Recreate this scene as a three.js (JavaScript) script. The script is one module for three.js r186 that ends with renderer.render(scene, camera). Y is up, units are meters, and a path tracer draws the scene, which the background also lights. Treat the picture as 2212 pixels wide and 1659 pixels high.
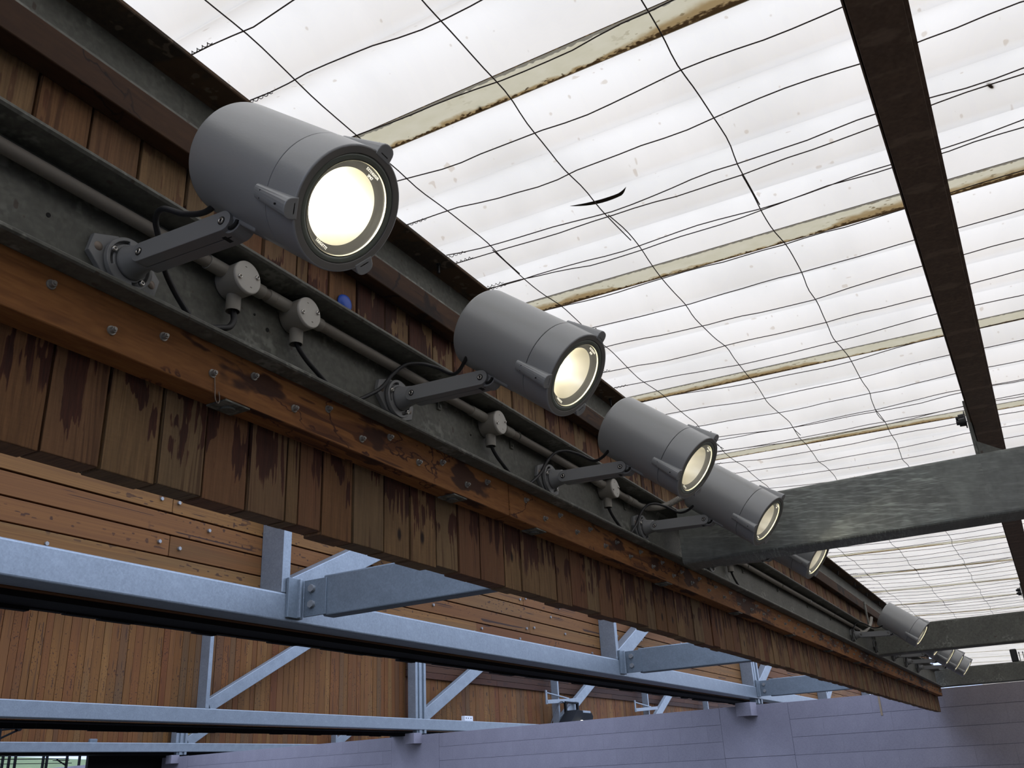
import * as THREE from 'three';
import { RoundedBoxGeometry } from 'three/addons/geometries/RoundedBoxGeometry.js';
import { mergeGeometries, toCreasedNormals } from 'three/addons/utils/BufferGeometryUtils.js';
import { FontLoader } from 'three/addons/loaders/FontLoader.js';
import { TextGeometry } from 'three/addons/geometries/TextGeometry.js';

// ---------------------------------------------------------------- camera, sky, exposure
const H = 1.6;                                     // eye height; the measured heights below are counted from the eye
const scene = new THREE.Scene();
const camera = new THREE.PerspectiveCamera(45.235, 2212 / 1659, 0.05, 400);
camera.position.set(0, H, 0);
camera.setRotationFromMatrix(new THREE.Matrix4().makeBasis(
  new THREE.Vector3(0.491429, -0.050053, 0.869478),
  new THREE.Vector3(-0.321206, 0.917551, 0.234366),
  new THREE.Vector3(-0.809521, -0.394456, 0.434834)));
camera.updateMatrixWorld(true);

const renderer = new THREE.WebGLRenderer();
renderer.toneMapping = THREE.LinearToneMapping;
renderer.toneMappingExposure = 1.0;
renderer.shadowMap.enabled = true;

{ // an even overcast sky, a little brighter overhead
  const w = 64, h = 32, d = new Float32Array(w * h * 4);
  for (let j = 0; j < h; j++) {
    const el = ((j + 0.5) / h - 0.5) * Math.PI, s = Math.max(0, Math.sin(el)), g = (1 + 2 * s) / 3;
    for (let i = 0; i < w; i++) d.set([2.35 * g, 2.82 * g, 4.0 * g, 1], (j * w + i) * 4);
  }
  const t = new THREE.DataTexture(d, w, h, THREE.RGBAFormat, THREE.FloatType);
  t.mapping = THREE.EquirectangularReflectionMapping; t.magFilter = THREE.LinearFilter; t.needsUpdate = true;
  scene.background = t; scene.environment = t;
}

// ---------------------------------------------------------------- random numbers and noise
function rng(seed) { let a = seed >>> 0; return () => { a = (a + 0x6d2b79f5) | 0; let t = Math.imul(a ^ (a >>> 15), 1 | a); t = (t + Math.imul(t ^ (t >>> 7), 61 | t)) ^ t; return ((t ^ (t >>> 14)) >>> 0) / 4294967296; }; }
const rand = rng(77);
const rr = (a, b) => a + (b - a) * rand();
function hash(x, y, s) { let h = (Math.imul(x, 374761393) + Math.imul(y, 668265263) + Math.imul(s, 1274126177)) | 0; h = Math.imul(h ^ (h >>> 13), 1274126177); return ((h ^ (h >>> 16)) >>> 0) / 4294967296; }
function noise(x, y, px, py, s) {                   // value noise that repeats after px, py cells
  const ix = Math.floor(x), iy = Math.floor(y), fx = x - ix, fy = y - iy, u = fx * fx * (3 - 2 * fx), v = fy * fy * (3 - 2 * fy);
  const x0 = ((ix % px) + px) % px, x1 = (x0 + 1) % px, y0 = ((iy % py) + py) % py, y1 = (y0 + 1) % py;
  const a = hash(x0, y0, s), b = hash(x1, y0, s), c = hash(x0, y1, s), d = hash(x1, y1, s);
  return a + (b - a) * u + (c - a) * v + (a - b - c + d) * u * v;
}
function fbm(u, v, fx, fy, oct, s) { let t = 0, a = 0.5, n = 0; for (let o = 0; o < oct; o++) { t += a * noise(u * fx, v * fy, fx, fy, s + o * 17); n += a; a *= 0.5; fx *= 2; fy *= 2; } return t / n; }
const sstep = (a, b, x) => { const t = Math.min(1, Math.max(0, (x - a) / (b - a))); return t * t * (3 - 2 * t); };
const mix3 = (a, b, t) => [a[0] + (b[0] - a[0]) * t, a[1] + (b[1] - a[1]) * t, a[2] + (b[2] - a[2]) * t];
function tex(w, h, f, srgb = true) {                // f(u, v) gives a colour 0-255 or a single value
  const d = new Uint8Array(w * h * 4);
  for (let j = 0, o = 0; j < h; j++) for (let i = 0; i < w; i++, o += 4) {
    const c = f((i + 0.5) / w, (j + 0.5) / h);
    if (typeof c === 'number') d[o] = d[o + 1] = d[o + 2] = Math.max(0, Math.min(255, c));
    else for (let k = 0; k < 3; k++) d[o + k] = Math.max(0, Math.min(255, c[k]));
    d[o + 3] = 255;
  }
  const t = new THREE.DataTexture(d, w, h);
  t.wrapS = t.wrapT = THREE.RepeatWrapping; t.magFilter = THREE.LinearFilter; t.minFilter = THREE.LinearMipmapLinearFilter; t.generateMipmaps = true;
  if (srgb) t.colorSpace = THREE.SRGBColorSpace;
  t.needsUpdate = true; return t;
}
const repeated = (t, x, y) => { const c = t.clone(); c.repeat.set(x, y); c.needsUpdate = true; return c; };

// ---------------------------------------------------------------- textures (uv in metres unless it is an atlas)
// zinc: cells of different grey, cloudy patches, specks
function zinc(seed, dark, light, patch, patchy, specks = 0) {
  return (u, v) => {
    const cell = hash(Math.floor(u * 90 + 3 * fbm(u, v, 24, 24, 2, seed + 5)), Math.floor(v * 90 + 3 * fbm(u, v, 24, 24, 2, seed + 9)), seed);
    const cloud = fbm(u, v, 6, 6, 5, seed), fine = fbm(u, v, 60, 60, 2, seed + 40);
    let c = mix3(dark, light, Math.min(1, Math.max(0, 0.6 * cloud + 0.22 * cell + 0.45 * fine - 0.12)));
    c = mix3(c, patch, patchy * sstep(0.6, 0.74, fbm(u, v, 8, 8, 4, seed + 80)) * sstep(0.35, 0.7, fine));
    return specks ? mix3(c, [70, 50, 38], specks * sstep(0.79, 0.86, fbm(u, v, 30, 30, 3, seed + 120))) : c;
  };
}
const T = {};
T.zincDark = tex(1024, 1024, zinc(11, [90, 90, 85], [140, 140, 134], [172, 174, 168], 0.65, 0.5));
T.zincLight = tex(1024, 1024, zinc(31, [164, 170, 173], [204, 209, 212], [210, 215, 218], 0.2));
{ // scratched zinc: slanting pale brush marks over dark metal
  const base = zinc(51, [100, 101, 98], [132, 135, 131], [130, 138, 134], 0.4);
  T.zincBrushed = tex(1024, 1024, (u, v) => {
    const s1 = noise(u * 11 + 3, v * 260 + u * 44, 999, 999, 7), s2 = noise(u * 24 + 5, v * 380 - u * 18, 999, 999, 8), s3 = noise(u * 60, v * 420 + u * 90, 999, 999, 9), region = sstep(0.36, 0.62, fbm(u, v, 5, 6, 5, 61));
    const mark = (0.2 + 0.8 * region) * (0.6 * sstep(0.5, 0.8, 0.65 * s1 + 0.35 * s3) + 0.35 * sstep(0.55, 0.8, s2)) + 0.28 * sstep(0.45, 0.7, fbm(u, v, 14, 12, 4, 63)) * (0.5 + 0.5 * s3);
    return mix3(base(u, v), [176, 182, 175], Math.min(1, mark));
  });
}
T.rust = tex(512, 512, (u, v) => {
  const a = fbm(u, v, 5, 5, 5, 201), f = fbm(u, v, 70, 70, 2, 207), w = sstep(0.45, 0.56, fbm(u, v, 6, 4, 4, 210));
  let c = mix3([52, 44, 38], [98, 84, 70], 0.7 * a + 0.4 * f);
  c = mix3(c, [108, 82, 58], 0.7 * w);
  return mix3(c, [150, 140, 126], 0.6 * sstep(0.68, 0.76, fbm(u, v, 22, 22, 3, 215)));
});
T.brownSteel = tex(512, 512, (u, v) => mix3(mix3([80, 62, 48], [132, 108, 88], 0.6 * fbm(u, v, 4, 4, 5, 221) + 0.5 * fbm(u, v, 80, 80, 2, 223)), [150, 130, 112], 0.5 * sstep(0.62, 0.75, fbm(u, v, 14, 5, 4, 225))));
// sixteen upright boards side by side, with sap stains that end in ragged drips
const BOARDS = 16;
T.boards = tex(2048, 1024, (u, v) => {
  const k = Math.floor(u * BOARDS), s = u * BOARDS - k, q = hash(k, 3, 9), q2 = hash(k, 4, 9), q3 = hash(k, 5, 9);
  const warp = noise(s * 3, v * 4, 999, 4, k + 301) - 0.5;
  const grain = noise(s * 40 + 4 * warp, v * 6, 999, 6, k + 311), fine = noise(s * 110, v * 40, 999, 40, k + 313), cloud = fbm(s, v, 3, 5, 4, k + 315), saw = noise(s * 9, v * 420, 9, 420, k + 317);
  let c = mix3([97, 77, 55], [168, 137, 101], 0.5 * cloud + 0.3 * grain + 0.22 * fine + 0.08 * (saw - 0.5));
  c = mix3(c, [112, 62, 46], 0.65 * sstep(0.55, 0.95, q2) * (0.4 + 0.6 * cloud));
  c = mix3(c, [120, 108, 90], 0.35 * sstep(0.6, 1, q3));
  c = mix3(c, [70, 46, 32], 0.5 * sstep(0.62, 0.85, noise(s * 26 + 5 * warp, v * 3, 999, 3, k + 321)) * sstep(0.4, 0.7, cloud));
  // sap stains: ragged tongues running with the grain
  const str = noise(s * 11 + 3 * warp, v * 5, 999, 5, k + 331), str2 = noise(s * 34, v * 9, 999, 9, k + 335), blob = fbm(s * 0.8 + 0.1 * q, v, 3, 7, 4, k * 13 + 341);
  const mass = blob + 0.2 * (str - 0.5) + 0.12 * (str2 - 0.5);
  const low = sstep(0.03 + 0.1 * q, 0.13 + 0.12 * q, v + 0.1 * (str - 0.5) + 0.06 * (str2 - 0.5)) * (1 - sstep(0.3, 0.5, v)), high = sstep(0.64, 0.72, v + 0.08 * (str - 0.5)) * (1 - sstep(0.86, 0.96, v)) * (q3 > 0.4 ? 1 : 0.4);
  const has = [1, 0.55, 0.95, 0.5, 1, 0.8, 0.35, 0.9, 0.6, 1, 0.45, 0.85, 0.7, 1, 0.4, 0.8][k];
  const m = sstep(0.47, 0.53, mass * (0.5 + 0.5 * Math.max(low, high)) + 0.1 * (has - 0.7)) * Math.max(low, high);
  c = mix3(c, mix3([48, 26, 22], [92, 50, 38], 0.55 * fine + 0.75 * (cloud - 0.25) + 0.3 * (str2 - 0.5)), 0.9 * sstep(0.15, 0.7, m));
  const knot = Math.hypot((s - 0.3 - 0.4 * q) * 0.115, (v - 0.06 - 0.14 * q2) * 0.4);
  if (k % 5 === 2) c = mix3([34, 20, 14], c, sstep(0.003, 0.011, knot));
  return c;
});
T.boardsBump = tex(1024, 512, (u, v) => { const k = Math.floor(u * BOARDS), s = u * BOARDS - k; return 255 * (0.5 * noise(s * 46, v * 7, 999, 7, k + 311) + 0.5 * noise(s * 90, v * 20, 999, 20, k + 313)); }, false);
// eight lengths of plank one over another, with splits along the grain
const PLANKS = 8;
T.planks = tex(2048, 1024, (u, v) => {
  const k = Math.floor(v * PLANKS), s = v * PLANKS - k, q = hash(k, 6, 9), q2 = hash(k, 7, 9);
  const warp = 0.25 * fbm(u, s, 6, 2, 3, k + 401), grain = noise(s * 38 + 18 * warp, u * 9, 999, 9, k + 405), fine = noise(s * 110, u * 60, 999, 60, k + 409), cloud = fbm(u, s, 5, 2, 4, k + 411);
  let c = mix3([128, 88, 54], [204, 154, 100], 0.4 * cloud + 0.4 * grain + 0.2 * fine);
  c = mix3(c, [150, 92, 52], 0.5 * sstep(0.5, 1, q));
  c = mix3(c, [130, 112, 92], 0.45 * sstep(0.55, 0.75, fbm(u, s, 3, 1, 4, k + 421)) * q2);
  const split = sstep(0.72, 0.76, noise(s * 24 + 9 * warp, u * 8, 999, 8, k + 431)) * sstep(0.74, 0.8, noise(u * 14, s * 3, 14, 3, k + 435));
  c = mix3(c, [60, 36, 22], 0.75 * split);
  return mix3(c, [60, 34, 20], 0.6 * sstep(0.8, 0.84, noise(u * 200, s * 12, 200, 12, k + 441)) * sstep(0.5, 0.7, cloud));
});
T.rail = tex(2048, 512, (u, v) => {                // orange timber with dark streaks and thin veins
  const warp = fbm(u, v, 10, 3, 4, 501) - 0.5, grain = noise(v * 44 + 5 * warp, u * 16, 999, 16, 505), fine = noise(v * 130, u * 160, 999, 160, 507), cloud = fbm(u, v, 9, 3, 5, 509), long = noise(v * 26 + 3 * warp, u * 10, 999, 10, 511);
  let c = mix3([124, 76, 38], [198, 140, 80], 0.45 * cloud + 0.3 * grain + 0.25 * fine);
  c = mix3(c, [96, 54, 30], 0.65 * sstep(0.58, 0.8, long) * sstep(0.4, 0.62, cloud));
  const ridge = Math.abs(fbm(u + 0.006 * (grain - 0.5), v, 16, 3, 6, 521) - 0.5), zone = sstep(0.52, 0.62, fbm(u, v, 6, 2, 3, 525));
  c = mix3(c, [66, 30, 18], 0.85 * (1 - sstep(0.003, 0.011, ridge)) * zone);
  c = mix3(c, [58, 30, 20], 0.8 * sstep(0.6, 0.67, fbm(u, v, 18, 4, 5, 531) + 0.12 * (grain - 0.5)));
  return mix3(c, [84, 46, 26], 0.7 * sstep(0.72, 0.8, noise(v * 60, u * 34, 999, 34, 541)) * sstep(0.45, 0.6, cloud));
});
T.sheet = tex(1024, 1024, (u, v) => {              // fibreglass: faint mottling, grime specks
  const a = fbm(u, v, 5, 5, 5, 601), s = sstep(0.86, 0.9, fbm(u, v, 70, 70, 2, 605));
  return mix3(mix3([250, 250, 250], [232, 232, 231], 0.6 * sstep(0.35, 0.75, a) + 0.25 * fbm(u, v, 3, 24, 3, 607)), [206, 194, 180], 0.5 * s);
});
T.lap = tex(128, 2048, (u, v) => {                 // lap of two sheets; dirt caught along its lower edge
  const n = fbm(u, v, 4, 90, 5, 621), wide = sstep(0.4, 0.66, fbm(0.3, v, 2, 9, 4, 625)), g = fbm(u, v, 16, 360, 3, 631);
  let c = mix3([226, 222, 202], [240, 237, 224], n);
  c = mix3(c, [164, 138, 96], 0.85 * sstep(0.8 - 0.5 * wide, 0.95 - 0.25 * wide, u + 0.35 * (n - 0.5)));
  c = mix3(c, [62, 46, 30], 0.93 * sstep(0.9 - 0.12 * wide, 0.97 - 0.06 * wide, u + 0.3 * (g - 0.5)));
  c = mix3(c, [120, 104, 76], 0.7 * sstep(0.74, 0.8, fbm(u, v, 10, 200, 2, 637)) * wide);
  return mix3(c, [128, 126, 120], u < 0.07 + 0.06 * noise(1, v * 400, 2, 400, 641) ? 0.8 : 0);
});
T.paintBump = tex(512, 512, (u, v) => 255 * (0.6 * fbm(u, v, 64, 64, 2, 701) + 0.4 * fbm(u, v, 8, 8, 3, 703)), false);
T.blockPaint = tex(512, 512, (u, v) => mix3([206, 204, 212], [236, 235, 240], 0.6 * fbm(u, v, 5, 5, 4, 711) + 0.5 * fbm(u, v, 90, 90, 1, 713)));
T.grass = tex(512, 512, (u, v) => mix3([92, 118, 60], [168, 184, 110], 0.6 * fbm(u, v, 10, 10, 4, 721) + 0.4 * fbm(u, v, 120, 120, 1, 723)));

// ---------------------------------------------------------------- materials
const std = (o) => new THREE.MeshStandardMaterial(o), phys = (o) => new THREE.MeshPhysicalMaterial(o);
const hex = (c) => new THREE.Color(c);
const M = {
  zincDark: std({ map: repeated(T.zincDark, 1.6, 1.6), color: hex('#d2d3ce'), roughness: 0.6, metalness: 0.05 }),
  zincBrushed: std({ map: repeated(T.zincBrushed, 0.9, 0.9), color: hex('#f0f2f0'), roughness: 0.55, metalness: 0.05 }),
  zincLight: std({ map: repeated(T.zincLight, 1.5, 1.5), color: hex("#c8cbcc"), roughness: 0.45, metalness: 0.55 }),
  zincMid: std({ map: repeated(T.zincLight, 1.7, 1.7), color: hex('#a2a8aa'), roughness: 0.5, metalness: 0.4 }),
  rust: std({ map: repeated(T.rust, 2, 2), color: hex('#d8d2ca'), roughness: 0.9 }),
  brownSteel: std({ map: repeated(T.brownSteel, 2, 2), color: hex('#ffffff'), roughness: 0.6 }),
  boards: std({ map: T.boards, bumpMap: T.boardsBump, bumpScale: 0.0015, color: hex('#ece6dc'), roughness: 0.85 }),
  boardsRed: std({ map: T.boards, bumpMap: T.boardsBump, bumpScale: 0.0015, color: hex('#e0c8b6'), roughness: 0.85 }),
  boardsPale: std({ map: T.boards, bumpMap: T.boardsBump, bumpScale: 0.0015, color: hex('#f8f2e6'), roughness: 0.85 }),
  planks: [['#bcae7c'], ['#b09c60'], ['#a09678'], ['#ac9058']].map(([c]) => std({ map: T.planks, color: hex(c), roughness: 0.85 })),
  plankBrown: [['#6e5c4a'], ['#7c6850'], ['#605042']].map(([c]) => std({ map: T.planks, color: hex(c), roughness: 0.85 })),
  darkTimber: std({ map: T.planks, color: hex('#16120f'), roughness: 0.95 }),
  rail: std({ map: T.rail, color: hex('#dedad2'), roughness: 0.8 }),
  railDark: std({ map: T.rail, color: hex('#686462'), roughness: 0.85 }),
  sheet: phys({ map: T.sheet, color: new THREE.Color(0.96, 0.81, 0.6), transmission: 0.55, roughness: 1, thickness: 0, specularIntensity: 0.2, side: THREE.DoubleSide }),
  lap: phys({ map: T.lap, color: new THREE.Color(0.8, 0.67, 0.465), transmission: 0.48, roughness: 1, thickness: 0, specularIntensity: 0.2, side: THREE.DoubleSide }),
  lamp: phys({ color: hex('#999b9c'), roughness: 0.4, metalness: 0.1, clearcoat: 0.5, clearcoatRoughness: 0.25, bumpMap: repeated(T.paintBump, 4, 4), bumpScale: 0.0001 }),
  bracket: std({ color: hex('#838485'), roughness: 0.5, metalness: 0.1 }),
  lampRing: std({ color: hex('#7d7a76'), roughness: 0.55, metalness: 0.1 }),
  gasket: phys({ color: hex('#737a70'), roughness: 0.3, clearcoat: 0.6, clearcoatRoughness: 0.1 }),
  rim: std({ color: hex('#b4b09a'), roughness: 0.35, metalness: 0.4 }),
  brass: std({ color: hex('#86796e'), roughness: 0.45, metalness: 0.3 }),
  glass: phys({ color: 0xffffff, transmission: 1, thickness: 0, roughness: 0.13, ior: 1.45 }),
  mirror: std({ color: hex('#d6d2c6'), roughness: 0.3, metalness: 1 }),
  barrel: std({ color: hex('#0e0e0d'), roughness: 0.4 }),
  bulb: std({ color: 0xffffff, emissive: new THREE.Color(1, 0.945, 0.78), emissiveIntensity: 14, roughness: 0.4 }),
  print: phys({ color: hex('#ffffff'), transmission: 0.8, roughness: 1, thickness: 0 }),
  screw: std({ color: hex('#b9b6b0'), roughness: 0.25, metalness: 0.9 }),
  bolt: std({ color: hex('#94928d'), roughness: 0.45, metalness: 0.6 }),
  black: std({ color: hex('#141416'), roughness: 0.5 }),
  blackPaint: phys({ color: hex('#070708'), roughness: 0.7, specularIntensity: 0.35 }),
  socket: std({ color: hex('#0d0d0d'), roughness: 0.8 }),
  cable: std({ color: hex('#1c1c1f'), roughness: 0.55 }),
  pvc: std({ color: hex('#8c8880'), roughness: 0.55 }),
  pvcLid: std({ color: hex('#b4b1aa'), roughness: 0.5 }),
  pvcOld: std({ color: hex('#7e7870'), roughness: 0.6 }),
  wire: std({ color: hex('#4a3e38'), roughness: 0.7, metalness: 0.3 }),
  block: std({ map: repeated(T.blockPaint, 1.3, 1.3), color: hex('#a29c9f'), roughness: 0.85, bumpMap: repeated(T.paintBump, 3, 3), bumpScale: 0.0012 }),
  blockB: std({ map: repeated(T.blockPaint, 1.1, 1.1), color: hex('#9f999c'), roughness: 0.85, bumpMap: repeated(T.paintBump, 3, 3), bumpScale: 0.0012 }),
  joint: std({ color: hex('#6e6d78'), roughness: 0.95 }),
  concrete: std({ color: hex('#5e564c'), roughness: 0.95 }),
  asphalt: std({ color: hex('#24211e'), roughness: 0.95 }),
  blue: std({ color: hex('#2050b8'), roughness: 0.45 }),
  white: std({ color: hex('#e8e8e6'), roughness: 0.6 }),
  yellow: std({ color: hex('#d8c06a'), roughness: 0.6 }),
  leaf: std({ color: hex('#3a2f22'), roughness: 0.8 }),
  grass: std({ map: repeated(T.grass, 0.2, 0.2), color: hex('#a8a8a0'), roughness: 0.95 }),
  led: std({ color: 0xffffff, emissive: new THREE.Color(1, 0.97, 0.85), emissiveIntensity: 5 }),
};

// ---------------------------------------------------------------- helpers
const V = (x, y, z) => new THREE.Vector3(x, y, z);
const used = {};
function numbered(n) { const k = used[n] = (used[n] ?? -1) + 1; return k ? n + '_' + String(k).padStart(3, '0') : n; }
function add(o, parent = scene) { parent.add(o); return o; }
function mesh(name, geo, mat, parent, top = false) { const m = new THREE.Mesh(geo, mat); m.name = top ? numbered(name) : name; m.castShadow = m.receiveShadow = true; return add(m, parent); }
function counted(parent, name) { let n = 0; for (const c of parent.children) if (c.name === name || c.name.startsWith(name + '_')) n++; return n ? name + '_' + String(n).padStart(3, '0') : name; }
function part(parent, name, geo, mat) { return mesh(counted(parent, name), geo, mat, parent); }
function thing(name, label, category, [x, y, z] = [0, 0, 0], group) {
  const o = new THREE.Group(); o.name = numbered(name); scene.add(o); o.position.set(x, y, z);
  o.userData = { label, category }; if (group) o.userData.group = group; return o;
}
function structure(name) { const o = new THREE.Group(); o.name = name; o.userData.kind = 'structure'; scene.add(o); return o; }
function uvBox(g, sx = 1, sy = 1, ou = 0, ov = 0) {  // uv in metres by the way a face points
  const p = g.attributes.position, n = g.attributes.normal, uv = new Float32Array(p.count * 2);
  for (let i = 0; i < p.count; i++) {
    const ax = Math.abs(n.getX(i)), ay = Math.abs(n.getY(i)), az = Math.abs(n.getZ(i)), x = p.getX(i), y = p.getY(i), z = p.getZ(i);
    const [a, b] = ay >= ax && ay >= az ? [x, z] : ax >= az ? [z, y] : [x, y];
    uv[i * 2] = a * sx + ou; uv[i * 2 + 1] = b * sy + ov;
  }
  g.setAttribute('uv', new THREE.BufferAttribute(uv, 2)); return g;
}
function box(w, h, d, r = 0.002) { return uvBox(r > 0 ? new RoundedBoxGeometry(w, h, d, 1, Math.min(r, w / 2.01, h / 2.01, d / 2.01)) : new THREE.BoxGeometry(w, h, d)); }
function span(x0, x1, y0, y1, z0, z1, r = 0.002) { const g = box(Math.abs(x1 - x0), Math.abs(y1 - y0), Math.abs(z1 - z0), r); g.translate((x0 + x1) / 2, (y0 + y1) / 2, (z0 + z1) / 2); return uvBox(g); }
function cyl(r, l, seg = 20, axis = 'y', r2 = r) { const g = new THREE.CylinderGeometry(r2, r, l, seg); if (axis === 'x') g.rotateZ(-Math.PI / 2); if (axis === 'z') g.rotateX(Math.PI / 2); return g; }
function tube(pts, r, seg = 40, rad = 8) { return new THREE.TubeGeometry(new THREE.CatmullRomCurve3(pts.map((p) => V(...p)), false, 'centripetal'), seg, r, rad); }
function lathe(profile, seg = 64) { return new THREE.LatheGeometry(profile.map(([r, y]) => new THREE.Vector2(r, y)), seg); }
function merged(list) { return mergeGeometries(list.map((g) => { const c = g.index ? g.toNonIndexed() : g; for (const k of Object.keys(c.attributes)) if (!['position', 'normal', 'uv'].includes(k)) c.deleteAttribute(k); return c; })); }
// a profile in (z, y), run along x from x0 to x1
function alongX(points, x0, x1, bevel = 0) {
  const s = new THREE.Shape(points.map(([z, y]) => new THREE.Vector2(-z, y)));
  const g = new THREE.ExtrudeGeometry(s, { depth: x1 - x0, bevelEnabled: false, steps: 1 });
  g.rotateY(Math.PI / 2); g.translate(x0, 0, 0);   // shape x -> -z, depth -> +x
  g.deleteAttribute('normal'); const c = toCreasedNormals(g.index ? g.toNonIndexed() : g, 0.12); return uvBox(c);
}
function roundRect(z0, z1, y0, y1, r, n = 3) { const out = []; for (const [cz, cy, a] of [[z1 - r, y1 - r, 0], [z0 + r, y1 - r, 90], [z0 + r, y0 + r, 180], [z1 - r, y0 + r, 270]]) for (let i = 0; i <= n; i++) { const t = (a + 90 * i / n) * Math.PI / 180; out.push([cz + r * Math.cos(t), cy + r * Math.sin(t)]); } return out; }
// an open channel: web at z = back, flanges towards z = tip
function channel(back, tip, y0, y1, t, tw) { return [[back - tw, y0], [tip - 0.003, y0], [tip, y0 + 0.003], [tip, y0 + t - 0.004], [tip - 0.004, y0 + t], [back + 0.008, y0 + t + 0.002], [back, y0 + t + 0.01], [back, y1 - t - 0.01], [back + 0.008, y1 - t - 0.002], [tip - 0.004, y1 - t], [tip, y1 - t + 0.004], [tip, y1 - 0.003], [tip - 0.003, y1], [back - tw, y1]]; }
function hexBolt(r, h, washer = 0) { // axis z, base at z = 0
  const list = [], b = new THREE.CylinderGeometry(r * 0.94, r, h, 6); b.rotateX(Math.PI / 2); b.translate(0, 0, h / 2 + washer); list.push(b);
  if (washer) { const w = new THREE.CylinderGeometry(r * 1.45, r * 1.5, washer, 16); w.rotateX(Math.PI / 2); w.translate(0, 0, washer / 2); list.push(w); const s = new THREE.CylinderGeometry(r * 0.5, r * 0.55, h * 0.5, 10); s.rotateX(Math.PI / 2); s.translate(0, 0, h + washer + h * 0.2); list.push(s); }
  return merged(list);
}

// ---------------------------------------------------------------- floor
{
  const g = structure('floor');
  part(g, 'paving', span(-14, 34, -0.3, 0, -1.3, 14, 0), M.concrete);
  part(g, 'dark_floor', span(-14, 34, -0.3, 0, -24, -1.3, 0), M.asphalt);
}
// ---------------------------------------------------------------- translucent roof over the lamps
const SLOPE = -0.037, SKEW = -0.031;
const roofY = (z) => H + 1.43 + SLOPE * (z + 1.2);
const PITCH = 0.945, LAP0 = 1.34, LAPW = 0.08, RIB = (PITCH - LAPW) / 4, AMP = 0.032;
function ripple(x) { const u = (((x - LAP0) % PITCH) + PITCH) % PITCH; return u < LAPW ? -AMP : -AMP + 2 * AMP * Math.abs(Math.sin(Math.PI * (u - LAPW) / RIB)); }
{
  const roof = structure('ceiling');
  const z0 = -1.36, z1 = 4.8, wave = ripple;
  const sheetGeo = (xa, xb, n, lift) => {
    const pos = [], uv = [], idx = [], rows = 6;
    for (let i = 0; i <= n; i++) for (let j = 0; j <= rows; j++) {
      const x = xa + (xb - xa) * i / n, z = z0 + (z1 - z0) * j / rows;
      pos.push(x + SKEW * z, roofY(z) + lift(x), z); uv.push(x * 0.7, z * 0.7);
    }
    for (let i = 0; i < n; i++) for (let j = 0; j < rows; j++) { const a = i * (rows + 1) + j, b = a + rows + 1; idx.push(a, b, a + 1, b, b + 1, a + 1); }
    const g = new THREE.BufferGeometry();
    g.setAttribute('position', new THREE.Float32BufferAttribute(pos, 3)); g.setAttribute('uv', new THREE.Float32BufferAttribute(uv, 2)); g.setIndex(idx); g.computeVertexNormals(); return g;
  };
  for (let k = -8; k < 24; k++) {
    const xa = LAP0 + k * PITCH;
    part(roof, 'roof_sheet', sheetGeo(xa + LAPW, xa + PITCH - 0.0001, 64, wave), M.sheet);
    const lap = sheetGeo(xa - 0.003, xa + LAPW + 0.003, 2, () => -AMP - 0.001), uv = lap.attributes.uv, p = lap.attributes.position;
    for (let i = 0; i < uv.count; i++) { const z = p.getZ(i); uv.setXY(i, (p.getX(i) - SKEW * z - xa) / LAPW * 0.98 + 0.01, z * 0.33 + k * 0.37); }
    part(roof, 'sheet_lap', lap, M.lap);
  }
}
{ // the closed part of the building beside the open roof, outside the frame
  const g = structure('wall_front');
  part(g, 'boarding', span(-9, 24, 0, H + 1.5, 7.0, 7.1, 0), M.darkTimber);
  part(g, 'solid_roof', span(-9, 24, H + 1.24, H + 1.3, 4.75, 7.1, 0), M.darkTimber);
}
// ---------------------------------------------------------------- boarded wall that carries the lamps
const xsJoint = [0.705, 0.808, 0.915, 1.028, 1.129, 1.24, 1.345, 1.383, 1.455, 1.56, 1.673, 1.778, 1.889, 1.99, 2.094, 2.226, 2.322, 2.432, 2.548, 2.65, 2.766, 2.864, 2.97, 3.078, 3.182];
const END = 12.72;                                 // where the boarded wall stops at the block wall
const boardGeo = [];
for (let k = 0; k < BOARDS; k++) {                 // one unit-wide geometry for every column of the atlas, height 0.74, depth 0.05
  const g = new RoundedBoxGeometry(0.11, 0.705, 0.05, 1, 0.0025), p = g.attributes.position, n = g.attributes.normal, uv = new Float32Array(p.count * 2);
  for (let i = 0; i < p.count; i++) {
    uv[i * 2] = (k + 0.04 + 0.92 * (Math.abs(n.getX(i)) > 0.8 ? 0.5 + p.getZ(i) / 0.11 : p.getX(i) / 0.11 + 0.5)) / BOARDS;
    uv[i * 2 + 1] = Math.abs(n.getY(i)) > 0.8 ? 0.5 + p.getZ(i) : (p.getY(i) + 0.3525) / 0.74 * 0.98 + 0.01;
  }
  g.setAttribute('uv', new THREE.BufferAttribute(uv, 2)); boardGeo.push(g);
}
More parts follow.
